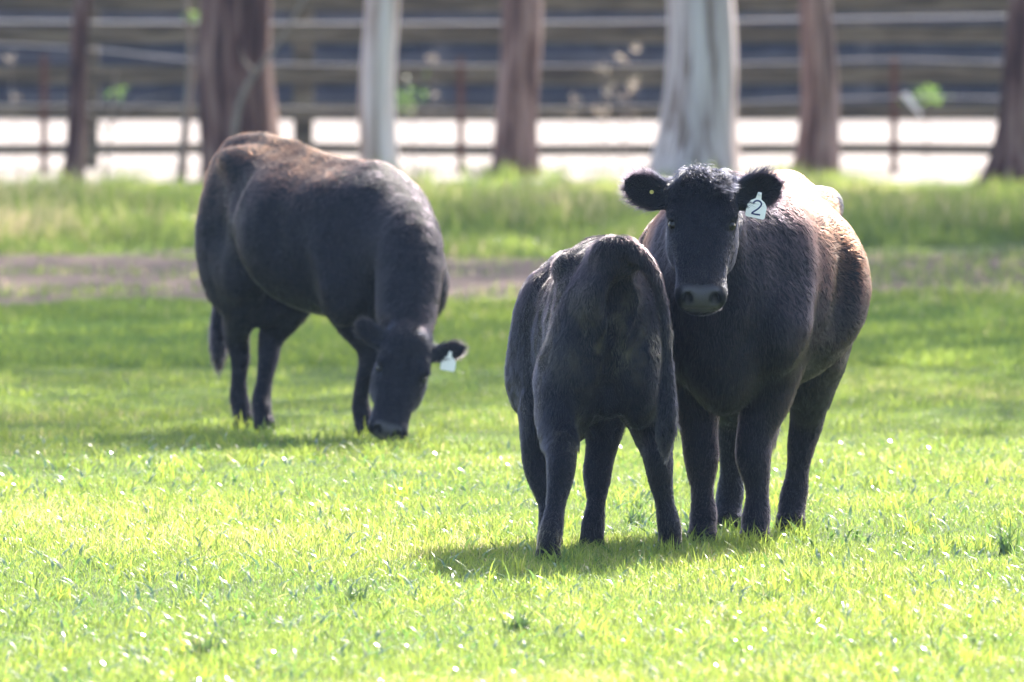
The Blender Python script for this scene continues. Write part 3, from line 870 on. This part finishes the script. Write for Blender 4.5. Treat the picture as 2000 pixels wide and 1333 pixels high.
def tube(P, Rr, seg=14, jag=0.0, seed=0):
    P = np.asarray(P, float); n_ = len(P)
    th = np.linspace(0, 2 * np.pi, seg, endpoint=False)
    V = []
    for i in range(n_):
        d = P[min(i + 1, n_ - 1)] - P[max(i - 1, 0)]; d /= np.linalg.norm(d)
        u = np.cross(d, (0.3, 1, 0.1)); u /= np.linalg.norm(u); v = np.cross(d, u)
        rr = Rr[i] * (1 + jag * snoise(np.stack([np.cos(th) * 2, np.sin(th) * 2, np.full(seg, P[i, 2] * .5)], 1), 1.3, seed, 3))
        V.append(P[i] + (np.cos(th) * rr)[:, None] * u + (np.sin(th) * rr)[:, None] * v)
    V = np.vstack(V); F = []
    for i in range(n_ - 1):
        for j in range(seg):
            k = (j + 1) % seg
            F.append((i * seg + j, i * seg + k, (i + 1) * seg + k, (i + 1) * seg + j))
    return V, np.array(F)

def tree(name, x, y, r, flare, mat, label, height=22.0, lean=0.0, crown=1.0, seed=0, leafn=2600, group='gum trees along the fence', extra=None):
    rr = np.random.default_rng(seed + 100)
    root = empty(name, (x, y, 0), label=label, cat='tree', group=group)
    zs = np.concatenate([[-.1, .05, .15, .25, .35, .5, .65, .8, .95, 1.1, 1.3, 1.5, 1.7, 2.0, 2.4], np.linspace(3.5, height * .8, 8)])
    P = np.stack([lean * np.minimum(zs, 6) + .035 * (np.sin(zs * 2.3 + seed) - math.sin(seed)), .02 * np.sin(zs + seed), zs], 1)
    Rr = r * (1 + flare * np.exp(-np.clip(zs, 0, 9) / .35)) * (1 - .75 * np.clip(zs / (height * .85), 0, 1))
    Vs, Fs = [], []; off = 0
    V, F = tube(P, Rr, 30, .24, seed); Vs.append(V); Fs.append(F); off += len(V)
    clumps = []
    for i in range(9):
        z0 = height * rr.uniform(.32, .75); a = rr.uniform(0, 6.28); L = height * rr.uniform(.16, .28)
        p0 = np.array([lean * z0, 0, z0]); q = np.array([math.cos(a) * L, math.sin(a) * L, L * rr.uniform(.5, 1.1)])
        t = np.linspace(0, 1, 5)[:, None]
        B = p0 + q * t + np.array([0, 0, 1]) * (t ** 2) * L * .15
        V, F = tube(B, np.linspace(r * .32, r * .06, 5), 7); Vs.append(V); Fs.append(F + off); off += len(V)
        clumps += [B[-1], B[-2] + rr.normal(0, .6, 3), B[-1] + rr.normal(0, 1.0, 3)]
    clumps.append(P[-1] + np.array([0, 0, 1.0]))
    mesh_obj('trunk', np.vstack(Vs), np.vstack(Fs), mat, root)
    C = np.array(clumps); C = C[rr.integers(0, len(C), leafn)]
    D = rr.normal(0, 1, (leafn, 3)); D /= np.linalg.norm(D, axis=1, keepdims=True)
    C = C + D * (rr.random((leafn, 1)) ** .5) * 1.7 * crown
    a = rr.normal(0, 1, (leafn, 3)); a[:, 2] -= .8; a /= np.linalg.norm(a, axis=1, keepdims=True)
    b = np.cross(a, rr.normal(0, 1, (leafn, 3))); b /= np.linalg.norm(b, axis=1, keepdims=True)
    L_ = rr.uniform(.12, .30, (leafn, 1)); W_ = L_ * .38
    V = np.stack([C, C + a * L_ * .5 + b * W_, C + a * L_, C + a * L_ * .5 - b * W_], 1).reshape(-1, 3)
    F = (np.arange(leafn) * 4)[:, None] + np.arange(4)
    mesh_obj('crown', V, F, LEAF, root, smooth=False, attrs={'rnd': np.repeat(rr.random(leafn), 4)})
    return root
def px_tree(px, d, wpx, flare, mat, label, **k):
    x, _ = gxy(px, d)
    return tree('gum_tree', x, d, wpx / FPX * d / 2, flare, mat, label, **k)
if not PV.get('nograss'):
    px_tree(138, 107, 34, .5, RED, 'thin dark leaning tree trunk at the far left of the row', height=12, lean=.10, seed=1, leafn=1500)
    px_tree(470, 112, 158, .10, RED, 'thickest dark reddish brown trunk, behind the grazing cow', height=22, seed=2)
    px_tree(743, 113, 66, .2, WHITE, 'slim smooth white trunk behind the shoulder of the grazing cow', height=20, seed=3)
    px_tree(1014, 115, 92, .25, BROWN, 'mid brown trunk standing between the two adult cows', height=20, lean=.0, seed=4)
    px_tree(1356, 113, 150, .42, PALE, 'broad pale grey trunk right behind the head of the staring cow', height=24, seed=5)
    px_tree(1595, 114, 70, .3, BROWN, 'brown trunk behind the rump of the staring cow', height=18, seed=6)
    px_tree(1966, 106.5, 70, 1.0, RED, 'dark brown trunk with a wide foot at the right end of the row', height=19, lean=.14, seed=7)

# trees to the right of the view: their crowns shade the middle of the paddock
if not PV.get('nograss'):
    for k, (tx, ty, hh, ln_) in enumerate([(5.3, 73, 20, 5500), (7.8, 77.5, 21, 5500), (6.2, 82.5, 20, 5000), (10, 84, 21, 4500), (5.6, 90, 21, 6000), (9, 93, 21, 6000), (6.3, 98, 21, 6000), (10.5, 100, 20, 5000), (5.6, 103, 19, 5500), (7.4, 109, 18, 6000), (11, 110, 19, 6000), (15, 109, 20, 5000)]):
        tree('gum_tree', tx, ty, .32, .3, BROWN, 'shade tree standing right of the paddock beside the others', height=hh, seed=20 + k, leafn=ln_, group='shade trees right of the paddock', crown=1.25)
# ------------------------------------------------------------------ fences
TIMB = mat_bark('weathered_plank', [(.3, (.048, .037, .024)), (.5, (.090, .072, .046)), (.7, (.15, .125, .085))], 1.2, 14)
TIMB2 = mat_bark('grey_plank', [(.3, (.025, .023, .028)), (.5, (.045, .041, .048)), (.7, (.08, .072, .078))], 1.2, 14)
def box_mesh(x0, x1, y0, y1, z0, z1, seg=1, wob=0.0, seed=0):
    X = np.linspace(x0, x1, seg + 1)
    w_ = snoise(X[:, None], .9, seed, 2) * wob
    V = []
    for i, x in enumerate(X):
        V += [(x, y0, z0 + w_[i]), (x, y1, z0 + w_[i]), (x, y1, z1 + w_[i]), (x, y0, z1 + w_[i])]
    F = [(3, 2, 1, 0)]
    for i in range(seg):
        a, b = i * 4, i * 4 + 4
        for j in range(4):
            k = (j + 1) % 4
            F.append((a + j, a + k, b + k, b + j))
    e = seg * 4; F.append((e, e + 1, e + 2, e + 3))
    return np.array(V, float), F

def rail_fence(d, rows, posts, ptop, mat, label, group=None, x0=-14, x1=14, step=2.27):
    f = empty('rail_fence', (0, d, 0), label=label, cat='fence', group=group)
    for k, (zc, hh) in enumerate(rows):
        V, F = box_mesh(x0, x1, -.045, -.005, zc - hh / 2, zc + hh / 2, 40, .012, k + int(d))
        mesh_obj('rail', V, F, mat, f, smooth=False)
    for k, px in enumerate(posts):
        V, F = box_mesh(px - .105, px + .105, 0, .18, -.2, ptop)
        mesh_obj('post', V, F, mat, f, smooth=False)
    return f
DF = 121.0
zz = lambda py, d=DF: zat(py, d)
k_ = DF / FPX
if not PV.get('nograss'):
    rows = [(zz(292), 22 * k_), (zz(220), 30 * k_), (zz(148), 36 * k_), (zz(68), 36 * k_), (zz(6), 34 * k_)]
    rail_fence(DF, rows, [(p - 1000) * k_ for p in (-270, 172, 592, 1014, 1400, 1600, 1985, 2400)], zz(-20), TIMB, 'nearer plank fence with five dark weathered rails behind the trees', x0=-9, x1=9)
    # second yard fence beyond the sand
    D2 = 157.0
    z2 = lambda py: zat(py, D2)
    rows2 = [(z2(p), 18 * D2 / FPX) for p in (225, 190, 112, 36, -20)]
    rail_fence(D2, rows2, [(p - 1000) * D2 / FPX for p in (-200, 160, 480, 860, 1240, 1690, 2060)], z2(-40), TIMB2, 'farther grey plank fence standing beyond the pale sand', x0=-12, x1=12)
    # dark shed
    SH = mat_bark('dark_wall', [(.3, (.005, .007, .016)), (.5, (.009, .011, .024)), (.7, (.018, .020, .034))], 3, .6)
    shed = empty('shed', (0, 168, 0), label='long dark blue grey shed wall far behind the fences', cat='shed')
    NW = 181; Xw = np.linspace(-24, 24, NW)
    Vw = np.array([(x, .03 * (i % 2), z) for i, x in enumerate(Xw) for z in (-.2, 4.2)] + [(x, .25, z) for x in (Xw[0], Xw[-1]) for z in (-.2, 4.2)])
    Fw = [(2 * i, 2 * i + 2, 2 * i + 3, 2 * i + 1) for i in range(NW - 1)]
    b_ = 2 * NW; Fw += [(0, 1, b_ + 1, b_), (b_, b_ + 1, b_ + 3, b_ + 2), (2 * NW - 2, b_ + 2, b_ + 3, 2 * NW - 1)]
    mesh_obj('wall', Vw, Fw, SH, shed, smooth=False)
    Vr, Fr = box_mesh(-24.5, 24.5, -.6, 9.0, 4.25, 4.45); mesh_obj('roof', Vr, Fr, mat_plain('roof_sheet', (.12, .13, .15), .5), shed, smooth=False)
    # wire fence on steel stakes, with pale tape strands
    RUST = mat_plain('rusty_steel', (.06, .025, .018), .8, .2, noise=(30, (.10, .045, .03)))
    TAPE = mat_plain('pale_tape', (.38, .36, .36), .6)
    DW = 117.0
    wf = empty('wire_fence', (0, DW, 0), label='wire fence with rusty stakes and pale strands between the trees and the plank fence', cat='fence')
    for px, tp in ((86, 108), (900, 112), (1746, 108), (-400, 110), (2560, 110)):
        X0 = (px - 1000) * DW / FPX
        V, F = box_mesh(X0 - .034, X0 + .034, -.02, .02, -.1, zat(tp, DW)); mesh_obj('stake', V, F, RUST, wf, smooth=False)
    def strand(pts, rr, mat, parent, name='strand'):
        P = cr([((p - 1000) * DW / FPX, -.03, zat(q, DW)) for p, q in pts], 6)
        V, F = tube(P, np.full(len(P), rr), 6); return mesh_obj(name, V, F, mat, parent)
    strand([(-500, 38), (0, 42), (380, 45), (700, 46), (1000, 45), (1300, 42), (1700, 36), (2100, 30), (2600, 25)], .010, TAPE, wf)
    strand([(-500, 60), (0, 86), (200, 98), (380, 118), (600, 126), (900, 128), (1200, 128), (1560, 122), (1746, 116), (2100, 126), (2600, 120)], .006, TAPE, wf)
    strand([(-500, 204), (86, 206), (500, 210), (900, 214), (1300, 206), (1746, 190), (2100, 194), (2600, 195)], .005, TAPE, wf)

# ------------------------------------------------------------------ saplings, weeds and small things by the fence
def leaf_quads(C, a, L_, W_, rr):
    b = np.cross(a, rr.normal(0, 1, a.shape)); b /= np.linalg.norm(b, axis=1, keepdims=True)
    V = np.stack([C, C + a * L_ * .5 + b * W_, C + a * L_, C + a * L_ * .5 - b * W_], 1).reshape(-1, 3)
    return V, (np.arange(len(C)) * 4)[:, None] + np.arange(4)
if not PV.get('nograss'):
    LEAF2 = mat_grass('young_leaf', (.06, .13, .03), (.11, .20, .04), (.2, .25, .1), .05, .5, .4)
    STEM = mat_plain('twig_bark', (.16, .12, .10), .8, .2, noise=(20, (.26, .21, .18)))
    def sapling(name, cat, pts, d, r0, leaves, label, side=(), leafm=None, ls=(.05, .09)):
        """pts: stem pixels from the ground up; leaves: (px, py, spread, count)"""
        root = empty(name, (gxy(pts[0][0], d)[0], d, 0), label=label, cat=cat)
        o = np.array(root.location)
        L3 = lambda p, q: np.array(at(p, q, d)) - o
        P = [L3(*p) for p in pts]; P[0][2] = -.05
        Vs, Fs, off = [], [], 0
        for chain_, rad in [(P, r0)] + [([L3(*p) for p in s_], r0 * .55) for s_ in side]:
            C = cr(chain_, 5); V, F = tube(C, np.linspace(rad, rad * .35, len(C)), 7)
            Vs.append(V); Fs.append(F + off); off += len(V)
        mesh_obj('stem', np.vstack(Vs), np.vstack(Fs), STEM, root)
        rr = np.random.default_rng(int(pts[0][0]))
        C = []
        for px, py, sp, n_ in leaves:
            C.append(L3(px, py) + rr.normal(0, sp, (n_, 3)))
        if C:
            C = np.vstack(C); a = rr.normal(0, 1, C.shape); a /= np.linalg.norm(a, axis=1, keepdims=True)
            L_ = rr.uniform(*ls, (len(C), 1)); V, F = leaf_quads(C, a, L_, L_ * .35, rr)
            mesh_obj('leaves', V, F, leafm or LEAF2, root, smooth=False, attrs={'rnd': np.repeat(rr.random(len(C)), 4)})
        return root
    sapling('sapling', 'sapling', [(352, 380), (362, 250), (372, 120), (362, -40)], 112.5, .055, [(376, 34, .035, 16)], 'thin bare sapling with one green leaf tuft left of the thickest trunk')
    sapling('sapling', 'sapling', [(205, 390), (212, 280), (222, 170), (228, 140)], 112.5, .016, [(236, 184, .035, 16)], 'small leafy sapling between the thin dark trunk and the thickest trunk', side=[[(214, 250), (270, 200), (340, 184)], [(212, 260), (160, 210), (120, 188)]])
    sapling('branch', 'fallen branch', [(452, 330), (470, 196), (540, 90), (610, -30)], 111.2, .035, [], 'bare light brown branch leaning across the thickest trunk', side=[[(500, 145), (478, 120), (470, 95)]])
    sapling('shrub', 'shrub', [(805, 330), (806, 240), (804, 190)], 119.0, .012, [(806, 186, .08, 30), (770, 200, .06, 16)], 'small green shrub showing through the fence right of the slim white trunk')
    sapling('shrub', 'shrub', [(1808, 318), (1810, 240), (1811, 190)], 124.0, .012, [(1811, 182, .085, 60)], 'small bright green bush behind the fence near the right end')
    DRYL = mat_grass('seed_head', (.24, .20, .15), (.40, .36, .28), (.4, .38, .3), .05, .3, .4)
    for k, (bx, tx, ty) in enumerate([(1190, 1176, 130), (1205, 1244, 90), (1222, 1214, 108), (1170, 1192, 175), (1232, 1236, 160), (1150, 1172, 215), (845, 848, 110), (1095, 1120, 190), (40, 20, 110)]):
        sapling('dry_weed', 'weed', [(bx, 352), ((bx + tx) / 2 - 3, (352 + ty) / 2), (tx, ty)], 114.0 + .3 * k, .007, [(tx, ty + 4, .030, 14), ((tx * 2 + bx) / 3, (ty * 2 + 352) / 3, .035, 8)],
                ['tall dry weed stalk with pale seed heads left of the broad grey trunk', 'dry weed stalk right of the slim white trunk', 'dry weed stalk right of the middle brown trunk', 'dry weed stalk at the far left edge of the fence'][0 if k < 6 else k - 5],
                leafm=DRYL, ls=(.02, .05)).__setitem__('group', 'dry weed stalks by the fence')
    # strip of pale plastic hanging from the wire
    V = []; F = []
    for i, (px, py) in enumerate([(1766, 184), (1772, 192), (1780, 204), (1790, 216), (1799, 226)]):
        p = at(px, py, 116.9); wv = .035 - .005 * i
        for yy in (0, .004):
            V += [(p.x - wv, p.y + .02 * math.sin(i * 1.7) + yy, p.z), (p.x + wv, p.y + .02 * math.sin(i * 1.7) + yy, p.z + .02)]
    for i in range(4):
        a, b = i * 4, i * 4 + 4
        F += [(a, a + 1, b + 1, b), (a + 2, b + 2, b + 3, a + 3), (a, b, b + 2, a + 2), (a + 1, a + 3, b + 3, b + 1)]
    tag(mesh_obj('plastic_strip', V, F, mat_plain('clear_plastic', (.62, .64, .66), .2), smooth=True), label='torn strip of pale plastic hanging from the wire fence at the right', cat='plastic strip')

# single weeds in the lawn
if not PV.get('nograss'):
    WEED = mat_grass('weed_leaf', (.035, .085, .025), (.075, .15, .035), (.2, .2, .08), .03, .4, .3, .05)
    for px, py, hgt, nb, lab in ((1965, 1085, .17, 34, 'dark green upright weed at the right edge of the lawn'), (1012, 1240, .10, 40, 'low dark weed clump below the shadow of the calf'),
                          (402, 1285, .10, 44, 'low dark weed clump at the bottom left'), (690, 1180, .09, 26, 'small green weed tuft left of the calf shadow'), (1510, 1180, .08, 24, 'small weed tuft in front of the staring cow'),
                          (1240, 1025, .09, 26, 'green grass clump between the legs of the calf'), (1250, 995, .06, 14, 'low clover patch behind the hind legs of the calf')):
        d = gd(py); x0 = (px - 1000) / FPX * d
        xx = rng.normal(0, .022, nb); yy = rng.normal(0, .022, nb)
        o = blades('weed', xx, yy, hgt * rng.uniform(.5, 1.15, nb), rng.uniform(.007, .014, nb), WEED, lab, lean=.7)
        o.location = (x0, d, 0); del o['kind']; o['category'] = 'weed'
# ------------------------------------------------------------------ thin haze in the air
HZ = PV.get('haze', .00015)
if HZ:
    V, F = box_mesh(-401, 401, -61, 901, -1.2, 30.0)
    m, n, out = new_mat('haze_air')
    pv = nd(n, 'ShaderNodeVolumePrincipled'); pv.inputs['Color'].default_value = (.46, .64, 1, 1); pv.inputs['Density'].default_value = HZ; pv.inputs['Anisotropy'].default_value = .3
    n.links.new(pv.outputs[0], out.inputs['Volume'])
    hz = mesh_obj('haze', V, F, m, smooth=False); tag(hz, kind='stuff')
    hz['label'] = 'thin bluish haze over the whole paddock'; hz['category'] = 'haze'
